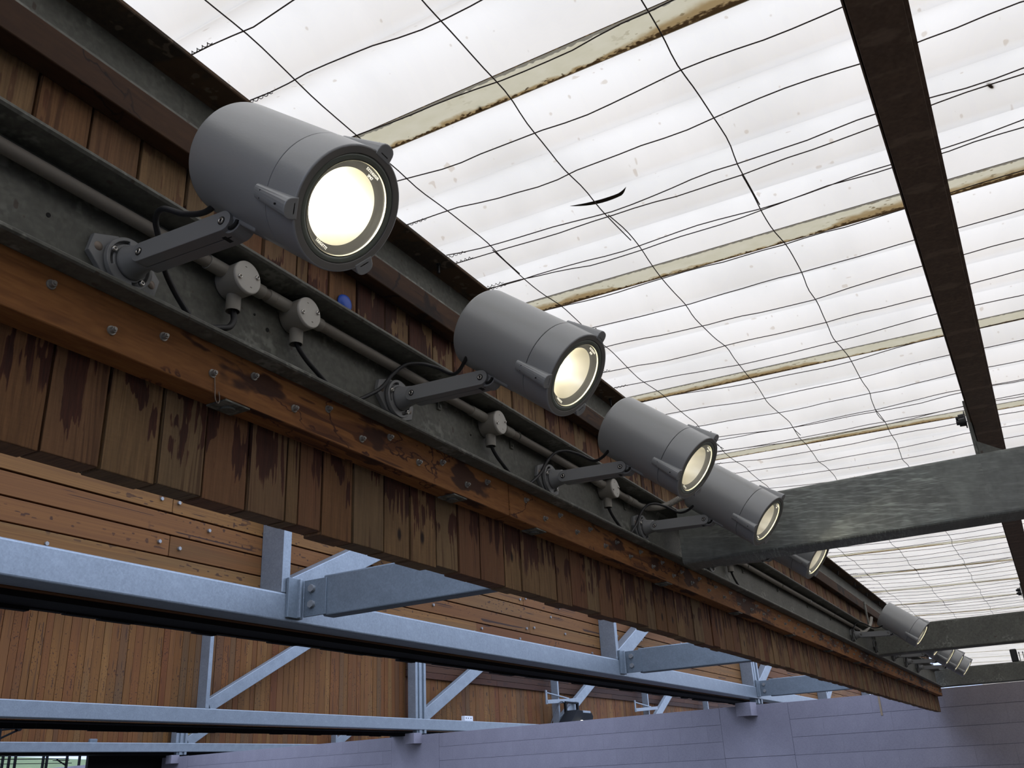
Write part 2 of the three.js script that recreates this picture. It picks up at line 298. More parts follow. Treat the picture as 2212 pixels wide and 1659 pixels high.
{
  const wall = structure('wall_left');
  const js = [];
  for (let x = 0.705 - 0.107 * 12; x < 0.69; x += 0.107) js.push(x);
  js.push(...xsJoint);
  while (js[js.length - 1] < END) js.push(Math.min(END, js[js.length - 1] + rr(0.088, 0.128)));
  const seq = [4, 1, 6, 8, 3, 0, 12, 9, 13, 14, 5, 10, 7, 2, 11, 15];
  for (let i = 0; i + 1 < js.length; i++) {
    const w = js[i + 1] - js[i]; if (w < 0.02) continue;
    const gap = rr(0.003, 0.007), k = js[i] < 2.9 || rand() < 0.25 ? seq[(i * 7 + Math.floor(i / 5) * 3) % BOARDS] : [6, 14, 10, 3, 1, 8, 12, 5][(i * 3 + Math.floor(i / 8)) % 8];
    const m = part(wall, 'board', boardGeo[k], rand() < 0.2 ? M.boardsRed : rand() < 0.35 ? M.boardsPale : M.boards);
    m.position.set((js[i] + js[i + 1]) / 2, H + 0.491 + 0.3525 + rr(-0.004, 0.004), -1.275 + rr(-0.003, 0.002));
    m.scale.set((w - gap) / 0.11, 1, 1);
  }
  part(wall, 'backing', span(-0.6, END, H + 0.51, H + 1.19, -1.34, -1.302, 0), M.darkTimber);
}
// timber rail under the lower channel, in two lengths, with its coach bolts
const boltGeo = hexBolt(0.0056, 0.007, 0.0022), plateGeo = merged([box(0.062, 0.004, 0.05, 0.001), cyl(0.014, 0.006, 16).translate(0, -0.004, 0)]);
function railLength(x0, x1, label, off) {
  const t = thing('timber_rail', label, 'timber beam', [x0, H + 0.6685, -1.2495]);
  const g = box(x1 - x0, 0.096, 0.0535, 0.003); g.translate((x1 - x0) / 2, 0.048, 0.02675);
  uvBox(g, 1 / 3.2, 1 / 0.4, off, 0.13); part(t, 'beam', g, M.rail);
  const first = 0.749, step = 0.1085;
  for (let i = -11; i < 112; i++) {
    const x = first + step * i + (i % 2 ? 0.006 : 0);
    if (x < x0 + 0.02 || x > x1 - 0.02) continue;
    const b = part(t, 'bolt', boltGeo, M.bolt); b.position.set(x - x0, 0.0365 + (i & 1 ? 0 : 0.03) + rr(-0.003, 0.003), 0.0535); b.rotation.z = rr(0, 1);
  }
  for (const x of [1.149, 1.92, 2.361, 3.421, 4.363, 5.4, 6.4, 7.4, 8.4, 9.4, 10.4, 11.4]) if (x > x0 + 0.05 && x < x1 - 0.05) { const p = part(t, 'plate', plateGeo, M.zincDark); p.position.set(x - x0, -0.002, 0.028); p.userData.label = 'small galvanised plate under the rail'; }
}
railLength(-0.6, 2.171, 'near length of orange brown bolted timber rail, left of its butt joint', 0.1);
{ const hook = thing('wire_hook', 'thin bent wire hooked under the near timber rail beside its first plate', 'hook', [0, H, 0]); part(hook, 'wire', tube([[1.085, 0.705, -1.1945], [1.087, 0.68, -1.193], [1.09, 0.655, -1.192], [1.096, 0.65, -1.192], [1.1, 0.658, -1.193], [1.098, 0.674, -1.194]], 0.001, 30, 5), M.brass); }
railLength(2.176, END, 'far length of orange brown bolted timber rail, from the butt joint to the block wall', 0.43);
// lower steel channel with the lamps in it
{
  const t = thing('steel_channel', 'dull galvanised steel channel that the spotlights and conduit are fixed in', 'steel beam', [-0.6, H + 0.763, -1.2276]);
  const pr = channel(0, 0.0726, 0, 0.2095, 0.0115, 0.006), g = alongX(pr, 0, END + 0.6);
  part(t, 'channel', g, M.zincDark);
  for (const [x, y, r] of [[1.243, 0.869, 0.0045], [1.205, 0.888, 0.0025], [0.745, 0.87, 0.004], [2.03, 0.872, 0.003]]) { const h = part(t, 'hole', cyl(r, 0.001, 12, 'z'), M.socket); h.position.set(x + 0.6, y - 0.763, 0.0008); }
}
// upper timber plate and steel channel under the roof edge
{
  const g = box(END + 0.6, 0.068, 0.042, 0.003); uvBox(g, 1 / 3, 1 / 0.6, 0.2, 0.4);
  const m = mesh('timber_plate', g, M.railDark, scene, true); m.position.set((END - 0.6) / 2, H + 1.135 + 0.034, -1.205 - 0.021);
  m.userData = { label: 'dark brown timber plate under the upper steel channel, over the wall boards', category: 'timber beam' };
  const t = thing('steel_channel', 'upper galvanised steel channel at the roof edge with a rusty flange', 'steel beam', [-0.6, H + 1.2035, -1.289]);
  const L = END + 0.6;
  part(t, 'web', alongX([[-0.006, 0], [0.0755, 0], [0.0755, 0.011], [0.008, 0.0115], [0, 0.019], [0, 0.158], [-0.006, 0.158]], 0, L), M.zincDark);
  part(t, 'flange', alongX([[-0.006, 0.1582], [0, 0.1582], [0.008, 0.161], [0.0735, 0.1615], [0.0755, 0.1635], [0.0755, 0.171], [0.0735, 0.173], [-0.006, 0.173]], 0, L), M.rust);
  const stud = merged([cyl(0.004, 0.03, 8), cyl(0.0075, 0.006, 6).translate(0, 0.012, 0)]);
  for (let x = 0.35; x < END; x += 0.62) { const b = part(t, 'stud', stud, M.black); b.position.set(x + 0.93, 0.146, 0.02 + rr(0, 0.03)); }
}
{ // strut between the two channels, and a blue cap above the lower one
  const t = thing('steel_strut', 'narrow galvanised strut from the upper channel to the lower one, left of the sixth spotlight', 'bracket', [8.15, H + 0.9725, -1.2]);
  part(t, 'bar', span(-0.02, 0.02, 0, 0.231, -0.005, 0.005, 0.001), M.zincDark);
  part(t, 'foot', span(-0.025, 0.025, 0, 0.006, -0.005, 0.04, 0.001), M.zincDark);
  const c = thing('plastic_cap', 'bright blue plastic cap on the boards just above the channel, below the first spotlight', 'cap', [1.506, H + 1.052, -1.2485]);
  part(c, 'cap', lathe([[0, 0.012], [0.012, 0.012], [0.02, 0.009], [0.023, 0.003], [0.023, 0], [0, 0]].reverse(), 24).rotateX(Math.PI / 2), M.blue);
}

// ---------------------------------------------------------------- cross beams and the purlin
const beamLabels = ['nearest galvanised cross beam with pale brush marks, right of the fourth spotlight', 'second galvanised cross beam, behind the sixth spotlight', 'farthest galvanised cross beam, just above the block wall'];
[[3.476, 0.742, 0.9645], [8.035, 0.762, 0.976], [12.94, 0.786, 1.0]].forEach(([x, y0, y1], i) => {
  const t = thing('cross_beam', beamLabels[i], 'steel beam', [x, H + y0, i === 2 ? -1.36 : -1.152]);
  const L = 5.6, pr = roundRect(0, 0.15, 0, y1 - y0, 0.012);
  const s = alongX(pr.map(([z, y]) => [-z, y]), 0, L); s.rotateY(-Math.PI / 2);   // along +z, width towards +x
  part(t, 'tube', uvBox(s, 1, 1, 0.33 * i, 0.2), i ? M.zincDark : M.zincBrushed);
  if (i === 2) return;
  const cleat = part(t, 'cleat', span(-0.012, 0.0, y1 - y0 - 0.005, y1 - y0 + 0.205, -0.05, 0.05, 0.001).rotateY(Math.PI / 2).translate(0.07, 0, i === 2 ? 1.31 : 1.103), M.zincDark);
  const sh = new THREE.Shape([new THREE.Vector2(0, 0), new THREE.Vector2(0.085, 0), new THREE.Vector2(0, 0.055)]);
  part(t, 'gusset', uvBox(new THREE.ExtrudeGeometry(sh, { depth: 0.008, bevelEnabled: false }).rotateY(-Math.PI / 2).translate(0.028, y1 - y0 - 0.004, 1.113)), M.zincDark);
  for (const [dx, dy] of [[0.045, 0.135], [0.09, 0.165]]) { const b = part(t, 'bolt', hexBolt(0.016, 0.02, 0.004), M.black); b.rotation.y = Math.PI; b.position.set(dx, y1 - y0 + dy, 1.1); }
});
{
  const t = thing('purlin', 'long dark brown steel purlin running under the roof, right of the spotlights', 'steel beam', [-4, H + 1.085, 0.006]);
  const w0 = -0.0397, w1 = 0.0393;
  part(t, 'channel', alongX(channel(0, -(w1 - w0), 0, 0.2, 0.008, -0.006).map(([z, y]) => [z + w1, y]).reverse(), 0, 17.4), M.brownSteel);
  part(t, 'lip', span(0, 17.4, 0.0, 0.022, w0 - 0.006, w0, 0.001), M.brownSteel);
  part(t, 'soffit_strip', span(0, 17.4, -0.003, 0, w0, w1, 0.001), M.brownSteel);
}
// ---------------------------------------------------------------- wire netting under the roof
{
  const t = thing('wire_netting', 'rusty wire safety netting with wide square cells strung under the white roof', 'netting');
  const meshY = (z) => H + 1.372 + SLOPE * (z + 1.2);
  const wob = (s) => { const a = hash(s, 1, 5) * 6.28, b = hash(s, 2, 5) * 6.28, c = hash(s, 3, 5) * 6.28; return (t2) => 0.007 * Math.sin(t2 * 6.5 + a) + 0.0045 * Math.sin(t2 * 15 + b) + 0.002 * Math.sin(t2 * 34 + c); };
  const R = 0.0015;
  let s = 0;
  const cross = (x) => {
    s++; const f = wob(s), g = wob(s + 500), pts = [];
    for (let z = -1.2125; z <= 2.3; z += 0.085) pts.push([x + SKEW * (z + 0.75) + f(z), meshY(z) + 0.3 * g(z) - 0.018 * Math.max(0, Math.sin((z + 1.2) * 2.6)), z]);
    part(t, 'wire', tube(pts, R, 62, 5), M.wire);
    const tie = []; for (let k = 0; k <= 22; k++) { const a = k * 1.15; tie.push([x + SKEW * -0.45 + 0.003 * Math.cos(a), meshY(-1.2) + 0.003 * Math.sin(a), -1.211 + k * 0.0026]); }
    part(t, 'tie', tube(tie, 0.0009, 80, 4), M.wire);
  };
  const long = (x0, x1, z) => {
    s++; const f = wob(s), g = wob(s + 500), pts = [];
    for (let x = x0; x <= x1; x += 0.1) pts.push([x, meshY(z) + 0.3 * g(x) - 0.006, z + 0.8 * f(x)]);
    part(t, 'wire', tube(pts, R, Math.round((x1 - x0) / 0.04), 5), M.wire);
  };
  for (const p of [[[0.725, 1.372, -1.216], [0.73, 1.36, -1.207], [0.742, 1.38, -1.204], [0.765, 1.43, -1.2]], [[0.7, 1.372, -1.216], [0.702, 1.366, -1.206], [0.715, 1.385, -1.203], [0.735, 1.43, -1.2]]]) part(t, 'loose_end', tube(p.map(([x, y, z]) => [x, y + H, z]), 0.0014, 20, 5), M.wire);
  for (let roll = -1; roll < 6; roll++) {
    const a = 1.938 + (roll - 1) * 1.945;
    for (let i = 0; i <= 11; i++) { const x = a + i * 0.1905 + (i > 9 ? 0.012 : 0); if (x > -0.2 && x < 12.6) cross(x + (i < 2 ? 0.0 : rr(-0.012, 0.012))); }
    for (const z of [-1.078, -0.732, -0.373, -0.015, 0.5, 0.85, 1.2]) long(a, Math.min(12.6, a + 1.945 + 0.165), z + rr(-0.006, 0.006));
  }
}
// ---------------------------------------------------------------- spotlights
const font = new FontLoader().parse ? await new FontLoader().loadAsync('fonts/droid/droid_sans_bold.typeface.json') : null;
const AX = V(0, -0.6235, 0.7817), UP = V(0, 0.7817, 0.6235), SIDE = V(1, 0, 0), FRONT = V(0.015, -0.055, 0.484);
const toAxis = new THREE.Matrix4().makeBasis(V(-1, 0, 0), AX, UP).setPosition(FRONT);   // lathe y -> lamp axis, lathe z -> up across it
const ax = (g) => { const c = g.clone(); c.applyMatrix4(toAxis); return c; };
const R0 = 0.097;
const arc = (cr, cy, r, a0, a1, n = 5) => { const o = []; for (let i = 0; i <= n; i++) { const a = (a0 + (a1 - a0) * i / n) * Math.PI / 180; o.push([cr + r * Math.cos(a), cy + r * Math.sin(a)]); } return o; };
const G = {};
G.housing = ax(lathe([[0, -0.3], [R0 - 0.012, -0.3], ...arc(R0 - 0.0115, -0.289, 0.011, -90, 0, 6), [R0 - 0.0002, -0.0725], [R0 - 0.001, -0.0717], [R0 - 0.006, -0.0717]], 96));
G.collar = ax(lathe([[R0 - 0.006, -0.0703], [R0 - 0.001, -0.0703], [R0, -0.0695], ...arc(R0 - 0.0028, -0.0028, 0.0028, 0, 90, 5)], 96));
G.seam = ax(lathe([[R0 - 0.0045, -0.074], [R0 - 0.0045, -0.068]], 64));
G.face = ax(lathe([[R0 - 0.0028, 0], [0.0848, 0], [0.0838, -0.001], [0.0835, -0.004]], 96));
G.gasket = ax(lathe([[0.0836, -0.0045], [0.0828, -0.0015], [0.079, -0.001], [0.0748, -0.002], [0.0735, -0.0045]], 96));
G.rimline = ax(lathe([[0.0735, -0.003], [0.0729, -0.002], [0.0722, -0.003], [0.0722, -0.006]], 96));
G.glass = ax(new THREE.CircleGeometry(0.0728, 64).rotateX(-Math.PI / 2).translate(0, -0.0035, 0));
G.barrel = ax(lathe([[0.0725, -0.005], [0.071, -0.0155], [0.06, -0.0165]], 96));
{ const pr = []; for (let i = 0; i <= 24; i++) { const r = 0.06 * (1 - i / 24) + 0.009 * (i / 24); pr.push([r, -0.0163 - 0.065 * (1 - (r / 0.06) ** 2)]); } pr.push([0, -0.0812]); G.bowl = ax(lathe(pr, 96)); }
G.bulb = ax(lathe([[0, -0.044], ...arc(0.0, -0.052, 0.008, 80, 0, 5), [0.008, -0.076], [0.006, -0.081]], 24));
{ // clip: a rounded half-bar over the collar
  const s = new THREE.Shape(); s.moveTo(-0.0145, -0.002); s.lineTo(-0.0145, 0.004); s.bezierCurveTo(-0.0145, 0.015, -0.009, 0.0185, 0, 0.0185); s.bezierCurveTo(0.009, 0.0185, 0.0145, 0.015, 0.0145, 0.004); s.lineTo(0.0145, -0.002); s.closePath();
  const g = new THREE.ExtrudeGeometry(s, { depth: 0.092, bevelEnabled: true, bevelSize: 0.0015, bevelThickness: 0.0015, bevelSegments: 2, curveSegments: 5 }); // along +z
  const p = g.attributes.position; for (let i = 0; i < p.count; i++) { const t = Math.min(1, Math.max(0, (0.03 - p.getZ(i)) / 0.03)); p.setY(i, p.getY(i) * (1 - 0.55 * t * t)); p.setX(i, p.getX(i) * (1 - 0.3 * t * t)); }
  g.computeVertexNormals(); g.translate(0, 0, -0.0925);
  G.clip = g;
}
function clipAt(deg) { // clip's z runs to the front along the axis; its y points outwards
  const a = deg * Math.PI / 180, out = SIDE.clone().multiplyScalar(Math.cos(a)).addScaledVector(UP, Math.sin(a)), tan = out.clone().cross(AX);
  const m = new THREE.Matrix4().makeBasis(tan, out, AX).setPosition(FRONT.clone().addScaledVector(out, R0 - 0.003));
  const g = G.clip.clone().applyMatrix4(m);
  const slot = new THREE.BoxGeometry(0.016, 0.0016, 0.003).translate(0, 0.003, -0.0005).applyMatrix4(m), pin = cyl(0.0016, 0.002, 8).translate(0, 0.0185, -0.024).applyMatrix4(m), cut = new THREE.BoxGeometry(0.014, 0.004, 0.0016).translate(0, 0.0085, -0.076).applyMatrix4(m);
  return [g, merged([slot, pin, cut])];
}
G.clips = [208, 87, 326].map(clipAt);
function printed(text, size, r, deg, inward) {
  const g = new TextGeometry(text, { font, size, depth: 0.0003, curveSegments: 2 }); g.computeBoundingBox(); const b = g.boundingBox; g.translate(-(b.max.x + b.min.x) / 2, 0, 0);
  const a = deg * Math.PI / 180, out = SIDE.clone().multiplyScalar(Math.cos(a)).addScaledVector(UP, Math.sin(a)), up = out.clone().multiplyScalar(inward ? -1 : 1), right = up.clone().cross(AX);
  return g.applyMatrix4(new THREE.Matrix4().makeBasis(right, up, AX).setPosition(FRONT.clone().addScaledVector(out, r).addScaledVector(AX, -0.0032)));
}
G.print = merged([printed('EXTERIEUR', 0.0042, 0.0635, 84, false), printed('IP67', 0.0042, 0.0568, 84, false), printed('TARGETTI', 0.0042, 0.0675, 262, true)]);
// arm: a flat bar with round ends seen from the side, in two cheeks
{
  const p0 = [0.0726, -0.005], p1 = [0.2616, -0.014], r = 0.0168, dx = p1[0] - p0[0], dy = p1[1] - p0[1], L = Math.hypot(dx, dy), s = new THREE.Shape();
  s.absarc(0, 0, r, Math.PI / 2, Math.PI * 1.5); s.absarc(L, 0, r, -Math.PI / 2, Math.PI / 2); s.closePath();
  const cheek = (t) => new THREE.ExtrudeGeometry(s, { depth: t - 0.002, bevelEnabled: true, bevelSize: 0.001, bevelThickness: 0.001, bevelSegments: 2, curveSegments: 10 }).translate(0, 0, 0.001);
  const place = (g, x) => { g.rotateZ(Math.atan2(dy, dx)); g.translate(p0[0], p0[1], 0); g.rotateY(-Math.PI / 2); g.translate(x, 0, 0); return g; };   // shape x -> z, depth -> -x
  G.arm = merged([place(cheek(0.0225), -0.0015), place(cheek(0.0225), 0.0225)]);
  G.armScrews = []; for (const [z, y] of [p0, p1]) { G.armScrews.push([cyl(0.0072, 0.002, 20, 'x').translate(-0.0238, y, z), merged([lathe([[0.0026, 0.0012], [0.0034, 0.0026], [0.005, 0.0022], [0.0056, 0.0004]].reverse(), 18).rotateZ(Math.PI / 2).translate(-0.0245, y, z)])]); }
  // knuckle under the housing
  const k = new THREE.Shape(); k.absarc(0, 0, 0.0195, 0, Math.PI * 2);
  G.knuckle = merged([new THREE.ExtrudeGeometry(k, { depth: 0.03, bevelEnabled: true, bevelSize: 0.001, bevelThickness: 0.001, bevelSegments: 2, curveSegments: 16 }).rotateY(-Math.PI / 2).translate(0.0152, p1[1] - 0.002, p1[0] + 0.014),
    new RoundedBoxGeometry(0.036, 0.014, 0.085, 2, 0.004).rotateX(0.673).translate(0.001, p1[1] - 0.007, p1[0] + 0.034)]);
  G.slot = merged([new THREE.TorusGeometry(0.013, 0.0035, 6, 16, 1.6).rotateZ(-1.9).rotateY(-Math.PI / 2).translate(-0.0175, p1[1] - 0.002, p1[0] + 0.016), new THREE.BoxGeometry(0.018, 0.01, 0.018).translate(0.002, p1[1] - 0.0125, p1[0] - 0.006)]);
}
{ // mount plate: a lozenge with a screw at each end, then the graduated swivel disc with two curved slots
  const s = new THREE.Shape(), a = -0.2, rot = (x, y) => [x * Math.cos(a) - y * Math.sin(a), x * Math.sin(a) + y * Math.cos(a)];
  const c = [[-0.07, -0.017], [-0.07, 0.017], [-0.03, 0.042], [0.03, 0.042], [0.07, 0.017], [0.07, -0.017], [0.03, -0.042], [-0.03, -0.042]].map(([x, y]) => rot(x, y));
  c.forEach(([x, y], i) => (i ? s.lineTo(x, y) : s.moveTo(x, y))); s.closePath();
  G.plate = uvBox(new THREE.ExtrudeGeometry(s, { depth: 0.009, bevelEnabled: true, bevelSize: 0.001, bevelThickness: 0.001, bevelSegments: 1 }).translate(0, 0, 0.001));
  const d = new THREE.Shape(); d.absarc(0, 0, 0.046, 0, Math.PI * 2);
  for (const [a0, a1] of [[1.7, 3.6], [4.9, 6.6]]) { const h = new THREE.Path(); h.absarc(0, 0, 0.041, a0, a1, false); h.absarc(0, 0, 0.0335, a1, a0, true); h.closePath(); d.holes.push(h); }
  G.disc = new THREE.ExtrudeGeometry(d, { depth: 0.008, bevelEnabled: true, bevelSize: 0.0008, bevelThickness: 0.0008, bevelSegments: 1, curveSegments: 32 }).translate(0, 0, 0.015);
  G.hub = merged([lathe([[0, 0.066], [0.02, 0.066], [0.0225, 0.062], [0.026, 0.04], [0.0305, 0.03], [0.0305, 0.023], [0, 0.023]].reverse(), 40).rotateX(Math.PI / 2), cyl(0.04, 0.006, 32, 'z').translate(0, 0, 0.0125)]);
  const ticks = []; for (let i = 0; i < 26; i++) { const t = 2.1 + i * 0.075; ticks.push(new THREE.BoxGeometry(0.004, 0.0006, 0.0004).translate(0.0285, 0, 0).rotateZ(t).translate(0, 0, 0.0305)); }
  G.ticks = merged(ticks);
  G.plateScrews = []; for (const sgn of [-1, 1]) { const [x, y] = rot(sgn * 0.057, 0); G.plateScrews.push(lathe([[0, 0.0025], [0.003, 0.0025], [0.0075, 0.0012], [0.0082, 0]].reverse(), 18).rotateX(Math.PI / 2).translate(x, y, 0.011)); }
  G.discBolts = []; for (const t of [2.85, 5.45]) G.discBolts.push(lathe([[0.002, 0.004], [0.0024, 0.0055], [0.0048, 0.005], [0.0055, 0.002], [0.0055, 0]].reverse(), 16).rotateX(Math.PI / 2).translate(0.0373 * Math.cos(t), 0.0373 * Math.sin(t), 0.0238));
}
G.cableFirst = tube([[-0.006, 0.055, 0.24], [-0.006, 0.039, 0.222], [0.001, 0.042, 0.188], [-0.002, 0.053, 0.148], [-0.016, 0.07, 0.108], [-0.004, 0.066, 0.08], [0.026, 0.046, 0.058], [0.053, 0.01, 0.044], [0.085, -0.014, 0.034], [0.12, -0.04, 0.03], [0.15, -0.062, 0.03]], 0.0052, 90, 10);
G.cableOther = tube([[-0.03, 0.07, 0.25], [-0.035, 0.043, 0.238], [0.03, 0.04, 0.16], [0.049, 0.08, 0.098], [0.033, 0.092, 0.068], [-0.007, 0.081, 0.048], [-0.041, 0.048, 0.033], [-0.077, 0.002, 0.026], [-0.13, -0.037, 0.026], [-0.17, -0.062, 0.026]], 0.0045, 80, 10);
function makeSpotlight(first) {
  const t = new THREE.Group();
  part(t, 'mount_plate', G.plate, M.bracket);
  for (const g of G.plateScrews) part(t, 'screw', g, M.brass);
  const d = part(t, 'swivel_disc', G.disc, M.bracket); for (const g of G.discBolts) part(d, 'bolt', g, M.screw);
  const h = part(t, 'swivel_hub', G.hub, M.bracket); part(h, 'scale_marks', G.ticks, M.socket);
  const a = part(t, 'arm', G.arm, M.bracket); for (const [s, c] of G.armScrews) { part(a, 'screw_socket', s, M.socket); part(a, 'screw', c, M.screw); }
  const k = part(t, 'knuckle', G.knuckle, M.bracket); part(k, 'slot', G.slot, M.socket);
  const b = part(t, 'housing', G.housing, M.lamp); part(b, 'seam', G.seam, M.socket);
  const c = part(t, 'front_collar', G.collar, M.lamp); part(c, 'front_face', G.face, M.lampRing); part(c, 'gasket', G.gasket, M.gasket); part(c, 'rim', G.rimline, M.rim);
  for (const [g, s] of G.clips) { const q = part(t, 'clip', g, M.lamp); part(q, 'clip_slot', s, M.socket); }
  const gl = part(t, 'lens_glass', G.glass, M.glass); part(gl, 'print', G.print, M.print);
  part(t, 'barrel', G.barrel, M.barrel); part(t, 'reflector', G.bowl, M.mirror); part(t, 'bulb', G.bulb, M.bulb);
  part(t, 'cable', first ? G.cableFirst : G.cableOther, M.cable);
  const l = new THREE.PointLight(new THREE.Color(1, 0.945, 0.78), 0.14); l.name = 'bulb_light'; l.position.copy(FRONT).addScaledVector(AX, -0.06); l.shadow.radius = 0.38; l.castShadow = true; t.add(l);
  return t;
}
const lampSpots = [
  [0.889, 'nearest and largest grey cylindrical spotlight with its lens glaring white'],
  [1.671, 'second grey cylindrical spotlight from the left, with a bright spot low in its lens'],
  [2.469, 'third grey cylindrical spotlight, partly in front of the fourth, above the flexible conduit'],
  [3.232, 'fourth grey cylindrical spotlight, just before the nearest cross beam'],
  [4.03, 'fifth grey spotlight, its back hidden by the nearest cross beam'],
  [7.42, 'grey spotlight standing alone before the second cross beam, seen whole'],
  [8.42, 'first of the four far spotlights behind the second cross beam, only its lens edge showing'],
  [9.35, 'second of the four far spotlights behind the second cross beam, half hidden at its top'],
  [10.15, 'third of the four far spotlights behind the second cross beam'],
  [11.0, 'last and farthest grey spotlight, just before the block wall'],
];
{
  const proto = [makeSpotlight(true), makeSpotlight(false)];
  lampSpots.forEach(([x, label], i) => {
    const o = i === 0 ? proto[0] : i === 1 ? proto[1] : proto[1].clone();
    o.name = numbered('spotlight'); o.userData = { label, category: 'spotlight', group: 'spotlights along the boarded wall' };
    o.position.set(x, H + 0.848 + (i < 3 ? [-0.005, 0.006, 0.002][i] : 0.004 * (x - 3)), -1.2276); scene.add(o);
  });
}
// ---------------------------------------------------------------- conduit and junction boxes
const CY = 0.929, CZ = -1.205, boxX = [1.126, 1.304, 2.1, 2.9, 4.33];
{
  const collar = (x) => lathe([[0.0112, -0.022], [0.0138, -0.022], [0.0142, -0.02], [0.0142, 0.02], [0.0138, 0.022], [0.0112, 0.022]].reverse(), 20).rotateZ(Math.PI / 2).translate(x, CY, CZ);
  const saddle = (x) => merged([new THREE.TorusGeometry(0.0132, 0.002, 6, 20, Math.PI * 1.2).rotateY(Math.PI / 2).rotateX(0.3).translate(x, CY, CZ), span(x - 0.008, x + 0.008, CY - 0.034, CY - 0.012, -1.2275, -1.2225, 0.0008), cyl(0.004, 0.004, 10, 'z').translate(x, CY - 0.025, -1.2215)]);
  const run = (label, x0, x1, collars, saddles, flex) => {
    const t = thing('conduit', label, 'conduit', [0, H, 0]);
    part(t, 'pipe', cyl(0.0122, x1 - x0, 20, 'x').translate((x0 + x1) / 2, CY, CZ), M.pvcOld);
    for (const x of collars) part(t, 'coupling', collar(x), M.pvc);
    for (const x of saddles) part(t, 'saddle', saddle(x), M.zincDark);
    if (flex) {
      const curve = new THREE.CatmullRomCurve3(flex.map((p) => V(...p))), n = 260, pts = curve.getSpacedPoints(n), g = new THREE.TubeGeometry(curve, n, 0.0115, 12), p = g.attributes.position;
      for (let i = 0; i < p.count; i++) { const k = Math.floor(i / 13), c = curve.getPointAt(Math.min(1, k / n)), v = V(p.getX(i), p.getY(i), p.getZ(i)).sub(c).multiplyScalar(1 + (k > 60 ? 0.11 * Math.sin(k * Math.PI / 2) : 0)).add(c); p.setXYZ(i, v.x, v.y, v.z); }
      g.computeVertexNormals(); part(t, 'flexible_pipe', g, M.pvc).userData.label = 'ribbed flexible conduit';
    }
  };
  run('grey conduit in the channel joining the near junction boxes, ending in a ribbed hose', -0.6, 3.14, [0.98, 1.235, 2.02, 2.2, 2.83, 2.98, 3.1, 3.145], [0.55, 1.872, 2.256, 3.11], [[3.14, CY, CZ], [3.22, CY - 0.001, CZ + 0.004], [3.29, CY + 0.006, CZ + 0.02], [3.356, 0.953, -1.15], [3.386, 0.98, -1.1], [3.405, 1.0, -1.055], [3.41, 1.04, -1.02]]);
  run('grey plastic conduit farther along the channel, past the nearest cross beam', 3.75, 7.75, [4.2, 4.5, 6.0], [4.62, 5.3, 6.02, 6.7]);
  const flexFar = thing('conduit', 'short bent grey conduit rising from the channel beside the sixth spotlight', 'conduit', [7.62, H, 0]);
  part(flexFar, 'pipe', tube([[-0.02, CY - 0.02, CZ + 0.005], [0.12, CY - 0.01, CZ + 0.02], [0.3, CY + 0.06, CZ + 0.05], [0.36, CY + 0.12, CZ + 0.06]], 0.013, 30, 12), M.pvc);
  const lab = ['grey round junction box nearest the left, under the first spotlight', 'second grey round junction box, close beside the first', 'grey round junction box below the second spotlight, midway along the channel', 'grey round junction box below the third spotlight', 'grey round junction box behind the arm of the fifth spotlight'];
  const body = merged([lathe([[0, 0], [0.031, 0], [0.0335, 0.004], [0.034, 0.05], [0.033, 0.053]].reverse(), 40).rotateX(Math.PI / 2), cyl(0.0146, 0.05, 20, 'x').translate(-0.048, CY - 0.918, 0.0226), cyl(0.0146, 0.05, 20, 'x').translate(0.048, CY - 0.918, 0.0226)]);
  const lid = lathe([[0, 0.0585], [0.031, 0.0585], [0.0335, 0.0572], [0.034, 0.055], [0.034, 0.0528]].reverse(), 40).rotateX(Math.PI / 2), gap = lathe([[0.0328, 0.0535], [0.0328, 0.0525]], 30).rotateX(Math.PI / 2);
  const screw = lathe([[0.002, 0.0015], [0.0026, 0.0034], [0.0044, 0.003], [0.005, 0]].reverse(), 14).rotateX(Math.PI / 2);
  const outlet = lathe([[0.0125, -0.064], [0.0142, -0.064], [0.0142, -0.03], [0.0125, -0.03]], 24).translate(0, 0, 0.0226), mark = new THREE.BoxGeometry(0.004, 0.0016, 0.0006);
  boxX.forEach((x, i) => {
    const t = thing('junction_box', lab[i], 'junction box', [x, H + 0.918, -1.2276], 'round junction boxes on the conduit');
    part(t, 'body', body, M.pvc); part(t, 'outlet', outlet, M.pvc); part(t, 'gap', gap, M.socket);
    const l = part(t, 'lid', lid, M.pvcLid);
    for (const sg of [-1, 1]) { const s = part(l, 'screw', screw, M.screw); s.position.set(sg * 0.0225, sg * 0.0085, 0.0585); const mk = part(l, 'mark', mark, M.pvcOld); mk.position.set(sg * 0.008, -sg * 0.019, 0.0588); }
    part(t, 'cable', i === 0 ? tube([[0, -0.05, 0.023], [0.002, -0.066, 0.023], [0.004, -0.082, 0.023], [-0.006, -0.1, 0.023], [-0.03, -0.112, 0.023], [-0.07, -0.128, 0.023]], 0.0062, 40, 10) : tube([[0, -0.05, 0.023], [0.006, -0.066, 0.023], [0.032, -0.086, 0.023], [0.07, -0.104, 0.023], [0.13, -0.132, 0.023]], 0.0052, 40, 10), M.cable);
  });
}

